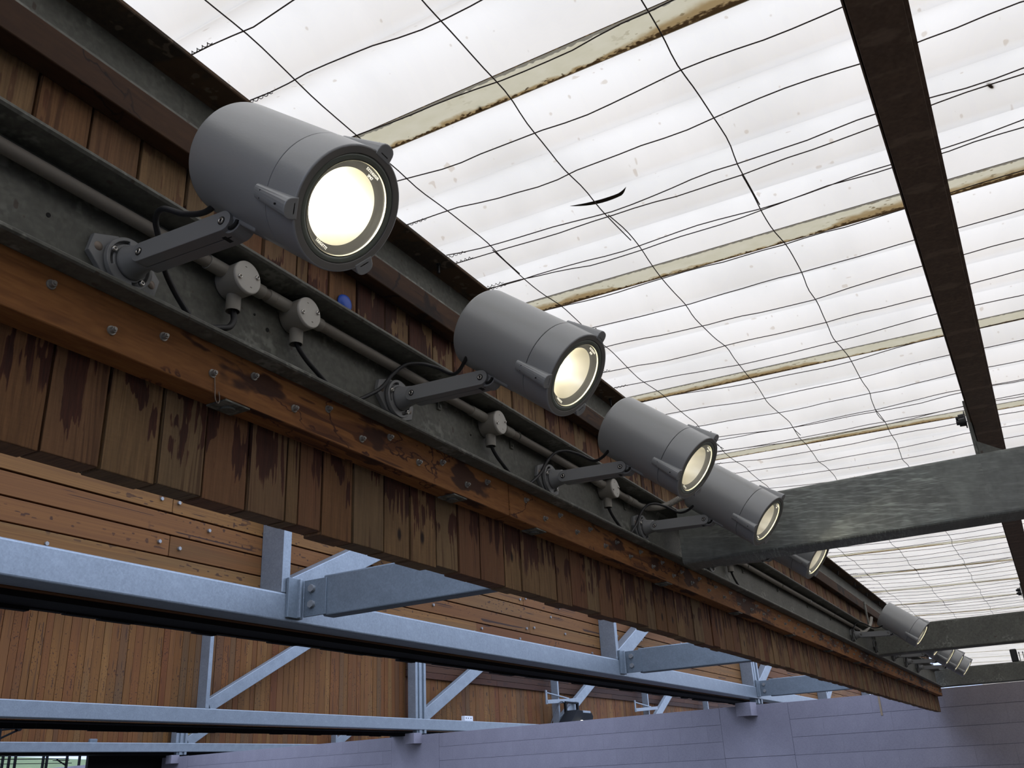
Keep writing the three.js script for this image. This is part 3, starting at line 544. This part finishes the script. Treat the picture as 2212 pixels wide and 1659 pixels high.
// ---------------------------------------------------------------- trusses beyond, their plank walls, and the beams that tie them
function plankWall(name) { return structure(name); }
function bar(x0, y0, x1, y1, w, d) {              // a flat tube from (x0, y0) to (x1, y1), w across, d deep behind z = 0
  const L = Math.hypot(x1 - x0, y1 - y0), g = box(L, w, d, 0.006); g.translate(L / 2, 0, -d / 2); g.rotateZ(Math.atan2(y1 - y0, x1 - x0)); g.translate(x0, y0, 0); return uvBox(g);
}
function truss(label, z, yb, yt, top, x0, x1, posts, diags) {
  const t = thing('steel_truss', label, 'truss', [0, H, z]);
  const D = 0.16, chord = (a, b, y0, y1) => alongX(roundRect(-D, 0, y0, y1, 0.012), a, b);
  part(t, 'bottom_chord', chord(x0, x1, yb, yt), M.zincLight); part(t, 'top_chord', chord(x0, x1, top - 0.16, top), M.zincLight);
  for (const [x, double] of posts) {
    part(t, 'post', span(x - 0.066, x, yt, top - 0.16, -D - 0.015, -0.004, 0.005), M.zincLight);
    if (double) { part(t, 'post', span(x + 0.2, x + 0.266, yb - 0.06, top - 0.16, -D - 0.015, -0.004, 0.005), M.zincLight); part(t, 'web_plate', span(x, x + 0.2, yb - 0.06, top - 0.16, -0.12, -0.03, 0.003), M.zincMid); part(t, 'web_plate', span(x + 0.06, x + 0.14, yb - 0.06, top - 0.16, -0.035, -0.012, 0.002), M.zincLight); }
  }
  for (const [xa, ya, xb, yb2, w] of diags) { const m = part(t, 'diagonal', bar(xa, ya, xb, yb2, w, 0.1), M.zincLight); m.position.z = -0.02; }
  return t;
}
const TOP1 = 2.3, TOP2 = 2.75, TOP3 = 2.2;
truss('nearest galvanised truss behind the boarded wall, with three beams bolted to it', -3.7, 0.887, 1.049, TOP1, -2, 24, [[-0.7], [4.055], [8.845], [13.73, true], [18.6], [23.3]],
  [4.055, 8.845, 13.99, 18.6].map((x) => [x + 0.02, 1.06, x + 2.3, 2.16, 0.15]).concat([[-0.68, 1.06, 1.62, 2.16, 0.15]]));
truss('middle galvanised truss, in front of the upright boards, ending at the second wall pier', -10, 0.905, 1.095, TOP2, 3, 34, [[4.1], [9.48], [14.4, true], [20.1], [25.7], [31]],
  [[4.1, 1.15, 7.2, 2.75, 0.17], [9.5, 1.13, 12.6, 2.72, 0.17], [14.66, 1.15, 17.9, 2.75, 0.22], [20.12, 1.15, 23.3, 2.75, 0.22], [25.72, 1.15, 28.8, 2.75, 0.22]]);
truss('farthest galvanised truss, low at the left edge, over the dark opening', -17.4, 0.955, 1.142, TOP3, 8, 34, [[15.66, true], [21.2], [26.6]], [[15.96, 1.16, 18, 2.3, 0.22], [21.2, 1.16, 23.4, 2.3, 0.22]]);
{ // tie beams
  const lab = ['galvanised tie beam bolted to the nearest truss, left of the other two', 'middle of the three galvanised tie beams between the nearest truss and the boarded wall', 'galvanised tie beam bolted to the nearest truss above the block wall'];
  const big = hexBolt(0.024, 0.02, 0);
  [4.16, 8.95, 13.86].forEach((x, i) => {
    const t = thing('tie_beam', lab[i], 'steel beam', [x, H + 0.915, -3.7]);
    const pr = roundRect(0, 0.1, 0, 0.235, 0.01), s = alongX(pr.map(([z, y]) => [-z, y]), 0, 2.2); s.rotateY(-Math.PI / 2); s.translate(0, 0, 0.16);
    part(t, 'tube', uvBox(s, 1, 1, 0.3 * i, 0.1), M.zincMid);
    part(t, 'fin_plate', span(-0.012, 0.0, 0.008, 0.218, 0.02, 0.185, 0.002), M.zincMid);
    part(t, 'end_plate', span(-0.14, -0.012, -0.004, 0.222, 0.0, 0.02, 0.003), M.zincMid); part(t, 'stiffener', span(-0.06, -0.045, 0, 0.22, 0.018, 0.035, 0.002), M.zincLight);
    for (const y of [0.075, 0.165]) { const b = part(t, 'bolt', big, M.bolt); b.rotation.y = -Math.PI / 2; b.position.set(-0.012, y, 0.085); }
  });
}
const plankGeo = [];
for (let k = 0; k < PLANKS; k++) {                // lying plank of 1 m by 0.113; scaled along x
  const g = new RoundedBoxGeometry(1, 0.107, 0.04, 1, 0.002), p = g.attributes.position, n = g.attributes.normal, uv = new Float32Array(p.count * 2);
  for (let i = 0; i < p.count; i++) { uv[i * 2] = (p.getX(i) + 0.5) * 0.92 + 0.03; uv[i * 2 + 1] = (k + 0.06 + 0.88 * (Math.abs(n.getY(i)) > 0.8 ? 0.5 + p.getZ(i) * 4 : p.getY(i) / 0.112 + 0.5)) / PLANKS; }
  g.setAttribute('uv', new THREE.BufferAttribute(uv, 2)); plankGeo.push(g);
}
const standGeo = [];
for (let k = 0; k < PLANKS; k++) {                // upright board 0.11 wide, 1 m high; scaled along y
  const g = new RoundedBoxGeometry(0.11, 1, 0.04, 1, 0.002), p = g.attributes.position, n = g.attributes.normal, uv = new Float32Array(p.count * 2);
  for (let i = 0; i < p.count; i++) { uv[i * 2] = (p.getY(i) + 0.5) * 0.6 + 0.1 + 0.03 * k; uv[i * 2 + 1] = (k + 0.06 + 0.88 * (Math.abs(n.getX(i)) > 0.8 ? 0.5 + p.getZ(i) * 4 : p.getX(i) / 0.11 + 0.5)) / PLANKS; }
  g.setAttribute('uv', new THREE.BufferAttribute(uv, 2)); standGeo.push(g);
}
const pick = (a) => a[Math.floor(rand() * a.length)];
function standing(wall, x0, x1, y0, y1, z, w, ragged = 0) {
  for (let x = x0; x < x1;) {
    const b = Math.min(w * rr(0.8, 1.25), x1 - x); const m = part(wall, 'board', pick(standGeo), pick([M.planks[0], M.planks[1], M.planks[1], M.planks[2], M.planks[3], M.planks[3]]));
    const lo = y0 - rr(0, ragged); m.scale.set((b - 0.006) / 0.11, y1 - lo, 1); m.position.set(x + b / 2, H + (lo + y1) / 2, z + rr(-0.004, 0.004)); x += b;
  }
}
const nailGeo = hexBolt(0.011, 0.012, 0);
{ // first plank wall
  const wall = structure('wall_middle');
  const cuts = [[5.6, 9.9], [3.315, 7.185], [1.9, 6.4, 9.9], [3.315, 7.3], [0.8, 5.3, 9.2], [3.31, 7.2], [2.2, 6.3], [3.4, 8.1]];
  for (let r = 0; r < 8; r++) {
    const y0 = 0.82 + r * 0.1155 - (r > 1 ? 0 : 0), xs = [-2, ...cuts[r], 13.7, 17.2, 21, 24];
    for (let i = 0; i + 1 < xs.length; i++) {
      const w = xs[i + 1] - xs[i] - 0.005, m = part(wall, 'plank', plankGeo[(r * 3 + i * 5) % PLANKS], M.planks[(r + i) % 2 ? 0 : (r + i) % 3 ? 1 : 0]);
      m.scale.set(w, r ? 1 : 0.4, 1); m.position.set(xs[i] + w / 2 + 0.0025, H + y0 + (r ? 0.056 : 0.088), -3.895 + rr(-0.003, 0.003));
      if (r >= 2 && r <= 5) for (const dx of [0.055, Math.min(0.7, w * 0.3), w * 0.62, w - 0.06]) { if (xs[i] + dx > 12) continue; const b = part(wall, 'bolt', nailGeo, M.bolt); b.position.set(xs[i] + dx + rr(-0.02, 0.02), H + y0 + rr(0.035, 0.075), -3.876); }
    }
  }
  part(wall, 'upper_boarding', span(-2, 24, H + 1.75, H + TOP1, -3.915, -3.875, 0.002), M.planks[1]);
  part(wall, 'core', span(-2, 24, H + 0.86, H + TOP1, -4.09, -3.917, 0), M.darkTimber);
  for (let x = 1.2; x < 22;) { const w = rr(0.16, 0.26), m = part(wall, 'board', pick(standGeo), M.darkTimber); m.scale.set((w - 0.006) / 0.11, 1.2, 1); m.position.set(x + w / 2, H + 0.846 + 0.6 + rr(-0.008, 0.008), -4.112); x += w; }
  part(wall, 'roof_sheet', span(-2, 24, H + TOP1, H + TOP1 + 0.04, -4.9, -3.876, 0.01), M.zincDark);
}
{ // second wall: upright boards, right of the pier also brown lying planks above
  const wall = structure('wall_far');
  standing(wall, 5.6, 14.45, 0.91, TOP2, -10.33, 0.115);
  standing(wall, 14.45, 34, 0.91, 1.86, -10.36, 0.18);
  for (let r = 0; r < 5; r++) { let x = 14.45, i = 0; while (x < 36) { const w = rr(2.2, 4.6), m = part(wall, 'plank', plankGeo[(r * 5 + i) % PLANKS], pick(M.plankBrown)); m.scale.set(w - 0.006, 1.05, 1); m.position.set(x + w / 2, H + 1.905 + r * 0.119, -10.31); x += w; i++; } }
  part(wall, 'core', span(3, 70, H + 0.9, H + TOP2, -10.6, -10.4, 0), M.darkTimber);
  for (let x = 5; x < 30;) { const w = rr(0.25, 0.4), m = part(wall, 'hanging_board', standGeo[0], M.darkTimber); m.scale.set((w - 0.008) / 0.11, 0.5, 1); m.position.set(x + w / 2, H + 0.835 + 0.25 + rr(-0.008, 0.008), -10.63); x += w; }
  part(wall, 'roof_sheet', span(3, 34, H + TOP2, H + TOP2 + 0.04, -11.5, -10.3, 0.01), M.zincDark);
}
{ // third wall
  const wall = structure('wall_rear');
  standing(wall, 10.6, 15.8, 1.1, TOP3, -17.7, 0.125);
  standing(wall, 15.8, 24, 1.1, TOP3, -17.72, 0.16);
  part(wall, 'core', span(8, 34, H + 0.97, H + TOP3, -18, -17.76, 0), M.darkTimber);
  part(wall, 'lintel', span(8, 34, H + 0.915, H + 1.0, -18.06, -17.56, 0.004), M.darkTimber);
  part(wall, 'lower_boarding', span(13.85, 26, 0, H + 0.93, -18.1, -18.02, 0.004), M.darkTimber);
}
// ---------------------------------------------------------------- painted block wall at the far end
const WD = V(-0.171, -0.0055, 0.985).normalize();
{
  const wall = structure('wall_right');
  const yaw = Math.atan2(WD.x, WD.z);              // local z runs along the wall, local -x faces the camera
  wall.position.set(12.872, H + 0.77, -1.2); wall.rotation.set(0, yaw, 0); wall.rotateX(0.0055);
  const C = 0.2215, LEN = 0.443, T0 = 0.19, toS = (z) => (z + 1.2) / 0.985;
  part(wall, 'core', span(0.005, T0, -2.6, -0.012, -24, 6.2, 0), M.joint);
  const piers = [[toS(-4.177), toS(-3.172)], [toS(-10.67), toS(-9.505)], [toS(-18.2), toS(-17.0)]];
  const free = [[-24, piers[2][0]], [piers[2][1], piers[1][0]], [piers[1][1], piers[0][0]], [piers[0][1], 6.2]];
  const bg = box(0.03, C - 0.004, LEN - 0.0006, 0.0006), shared = new Map();
  const blockGeo = (L) => { const k = Math.round(L * 1000); if (!shared.has(k)) shared.set(k, box(0.03, C - 0.004, L - 0.0006, 0.0006)); return shared.get(k); };
  for (let r = 0; r < 5; r++) for (const [a, b] of free) {
    for (let s = b, first = true; s > a + 0.01;) {
      let L = first && r % 2 ? LEN / 2 : LEN; first = false; L = Math.min(L, s - a); if (s - a - L < 0.06) L = s - a;
      const m = part(wall, 'block', Math.abs(L - LEN) < 1e-3 ? bg : blockGeo(L), rand() < 0.5 ? M.block : M.blockB);
      m.position.set(0.015 + rr(-0.0005, 0.0005), -C * (r + 0.5) - 0.001, s - L / 2); s -= L;
    }
  }
  for (const [a, b] of piers) for (const [y0, y1] of [[-0.66, 0.0], [-1.7, -0.664]]) part(wall, 'pier', span(-0.004, 0.02, y0, y1, a + 0.004, b - 0.004, 0.003), M.block);
  part(wall, 'base', span(0.0, 0.03, -2.37, -5 * C, -24, 6.2, 0), M.block);
  // corbels that carry the trusses
  for (const [z, w] of [[-3.72, 0.28], [-10.02, 0.28], [-17.45, 0.28]]) part(wall, 'corbel', span(-0.2, 0.0, -0.145, 0.03, toS(z) - 0.11, toS(z) + 0.11, 0.004), M.block);
  const stain = part(wall, 'pipe', span(-0.006, 0, -0.26, -0.01, toS(-1.98), toS(-1.955), 0.002), std({ color: hex('#97836a'), roughness: 0.9 }));
  stain.userData.label = 'thin tan strip on the top course';
}
// ---------------------------------------------------------------- small things
{ // stage light on its arm, and a second empty arm
  const arm = (x, z, label) => {
    const t = thing('bracket_arm', label, 'bracket', [x, H, z]);
    part(t, 'upright', span(-1.06, -1.0, 1.52, 1.82, -0.03, 0.0, 0.004), M.zincLight);
    part(t, 'arm_bar', bar(-1.03, 1.57, 0.62, 1.68, 0.085, 0.05), M.zincLight);
    part(t, 'brace', bar(-1.03, 1.77, 0.12, 1.69, 0.03, 0.03), M.zincLight);
    part(t, 'clamp', span(-0.3, -0.1, 1.58, 1.67, -0.09, -0.04, 0.004), M.zincMid);
  };
  arm(20.4, -9.953, 'galvanised bracket arm on the middle truss that carries the black stage light');
  arm(25.6, -9.953, 'empty galvanised bracket arm on the middle truss, right of the stage light');
  const t = thing('stage_light', 'black stage light hanging over the block wall with a lit white lens', 'stage light', [20.55, H + 1.6, -9.96]);
  part(t, 'yoke', merged([span(-0.3, 0.42, -0.02, 0.02, -0.02, 0.03, 0.006), span(-0.3, -0.22, -0.3, 0, -0.02, 0.03, 0.006), span(0.34, 0.42, -0.3, 0, -0.02, 0.03, 0.006)]), M.blackPaint);
  const s = new THREE.Shape([[-0.85, -0.56], [-0.3, -0.2], [0.42, -0.24], [0.5, -0.32], [0.36, -0.55], [-0.1, -0.6]].map(([x, y]) => new THREE.Vector2(x, y)));
  part(t, 'body', uvBox(new THREE.ExtrudeGeometry(s, { depth: 0.3, bevelEnabled: true, bevelSize: 0.01, bevelThickness: 0.01, bevelSegments: 2 }).translate(0, 0, 0.03)), M.blackPaint);
  part(t, 'cover', span(-0.05, 0.36, -0.25, -0.2, 0.3, 0.345, 0.006), M.zincLight);
  part(t, 'lens', new THREE.SphereGeometry(0.06, 20, 12).scale(1.2, 0.7, 1).translate(-0.16, -0.455, 0.34), M.led);
  const l = new THREE.PointLight(new THREE.Color(1, 0.97, 0.85), 0.06); l.name = 'lens_light'; l.position.set(-0.16, -0.47, 0.44); l.castShadow = true; t.add(l);
  part(t, 'cable', tube([[-0.3, -0.02, 0], [-0.5, 0.0, 0.02], [-0.9, -0.3, 0.02], [-1.2, -0.62, 0.02]], 0.012, 24, 6), M.cable);
}
{
  const t = thing('sign_box', 'small white box with dark dots standing on the middle truss chord', 'box', [16.13, H + 1.095, -10.05]);
  part(t, 'case', span(-0.15, 0.15, 0, 0.09, -0.04, 0.04, 0.004), M.white);
  for (const x of [-0.1, -0.02, 0.07]) part(t, 'dot', cyl(0.012, 0.004, 10, 'z').translate(x, 0.05, 0.041), M.black);
  const y = thing('wall_frame', 'small pale yellow frame on the rear boards above the farthest truss', 'frame', [16.14, H + 1.38, -17.62]);
  for (const [a, b, c, d] of [[-0.12, 0.12, 0.05, 0.075], [-0.12, 0.12, -0.05, -0.025], [0.1, 0.12, -0.05, 0.075], [-0.12, -0.1, -0.05, 0.075]]) part(y, 'frame_bar', span(a, b, c, d, 0, 0.04, 0.003), M.yellow);
  const m = mesh('grey_plate', span(-0.09, 0.09, 0, 0.07, -0.03, 0.03, 0.012), M.zincMid, scene, true); m.position.set(13.47, H + 1.142, -17.46); m.userData = { label: 'small rounded grey plate on top of the farthest truss chord', category: 'plate' };
  const f = thing('floodlight', 'black floodlight with a triangular arm at the left edge, above the farthest truss', 'floodlight', [11.0, H + 1.22, -16.9]);
  part(f, 'arm', merged([bar(0, 0.08, 0.42, 0.13, 0.035, 0.03), bar(0, -0.09, 0.42, 0.1, 0.035, 0.03)]), M.blackPaint); part(f, 'head', box(0.3, 0.34, 0.2, 0.03).translate(-0.12, 0, 0), M.blackPaint); part(f, 'pivot', cyl(0.05, 0.08, 14, 'z').translate(0.4, 0.12, 0), M.blackPaint);
  const s = thing('box', 'small black box with rounded corners on top of the farthest cross beam', 'box', [13.02, H + 1.0, -0.335]);
  part(s, 'case', new RoundedBoxGeometry(0.1, 0.15, 0.075, 3, 0.014).translate(0, 0.075, 0), M.black); part(s, 'foot', span(-0.03, 0.03, -0.002, 0.012, -0.03, 0.05, 0.002), M.zincDark);
  const rod = (dz, label) => { const q = mesh('steel_rod', merged([cyl(0.004, 0.115, 8).translate(0, 0.0575, 0), cyl(0.009, 0.008, 6).translate(0, 0.1, 0)]), M.zincDark, scene, true); q.position.set(13.02, H + 1.0, -0.335 + dz); q.userData = { label, category: 'rod' }; };
  rod(0.056, 'thin upright steel rod right beside the black box on the farthest beam'); rod(0.098, 'thin upright steel rod farther right of the black box on the farthest beam');
}
{ // leaf and litter on the roof
  const s = new THREE.Shape(); s.moveTo(-0.075, 0); s.quadraticCurveTo(-0.01, -0.032, 0.06, -0.004); s.quadraticCurveTo(0.07, 0.0, 0.083, 0.03); s.quadraticCurveTo(0.066, 0.012, 0.055, 0.008); s.quadraticCurveTo(0, -0.008, -0.075, 0);
  const lift = (x, z) => { const u = x - SKEW * z; return roofY(z) + ripple(u) + 0.003; };
  const drape = (g, x, z, turn) => { g.rotateX(-Math.PI / 2); g.rotateY(turn); const p = g.attributes.position; for (let i = 0; i < p.count; i++) { const X = p.getX(i) + x, Z = p.getZ(i) + z; p.setXYZ(i, X, p.getY(i) + lift(X, Z), Z); } g.computeVertexNormals(); return g; };
  const leafGeo = new THREE.ExtrudeGeometry(s, { depth: 0.0008, bevelEnabled: false, curveSegments: 10 }); leafGeo.rotateX(Math.PI / 2);
  const leaf = mesh('leaf', leafGeo, M.leaf, scene, true); leaf.position.set(1.885, H + 1.366, -0.732); leaf.rotation.set(0.04, -1.42, 0);
  leaf.userData = { label: 'dark curved gum leaf caught on the wire netting against the white roof', category: 'leaf' };
  const seed = (x, z, r, st, label) => { const m = mesh('seed', drape(new THREE.SphereGeometry(r, 10, 6).scale(1, st, 0.5), x, z, x * 9), M.leaf, scene, true); m.userData = { label, category: 'seed' }; };
  seed(1.436, -0.814, 0.008, 0.5, 'dark seed on the roof, right of the first lap, near the first spotlight');
  seed(2.01, 0.193, 0.009, 0.5, 'dark seed on the roof, right of the purlin near the frame edge');
}
{ // steel posts and rails in the opening under the farthest truss, and the lawn behind
  const t = thing('railing', 'dark steel posts and rails in the low bright opening at the lower left', 'railing', [0, H, -22]);
  for (const x of [14.72, 14.88, 15.62, 15.72, 16.28, 16.64, 14.56]) part(t, 'post', span(x - 0.022, x + 0.022, -1.6, 1.3, -0.03, 0.03, 0.004), M.blackPaint);
  part(t, 'rail', span(12, 16.32, 1.045, 1.065, -0.02, 0.02, 0.003), M.blackPaint); part(t, 'rail', span(12, 16.42, 0.945, 0.96, -0.02, 0.02, 0.003), M.blackPaint);
  part(t, 'brace', bar(16.28, 0.9, 16.0, 1.04, 0.03, 0.03), M.blackPaint); part(t, 'shelf', span(15.95, 16.34, 1.012, 1.028, -0.1, 0.02, 0.003), M.blackPaint);
  const g = new THREE.PlaneGeometry(150, 60, 30, 12); g.rotateX(-Math.PI / 2); const p = g.attributes.position;
  for (let i = 0; i < p.count; i++) { const z = p.getZ(i); p.setY(i, Math.max(0, (-z + 28) * 0.107) + 0.3 * Math.sin(p.getX(i) * 0.13)); }
  g.computeVertexNormals(); const uv = g.attributes.uv; for (let i = 0; i < uv.count; i++) uv.setXY(i, uv.getX(i) * 150, uv.getY(i) * 60);
  const m = mesh('lawn', g, M.grass); m.position.set(40, -0.35, -58); m.userData.kind = 'structure'; scene.add(m);
}
renderer.render(scene, camera);
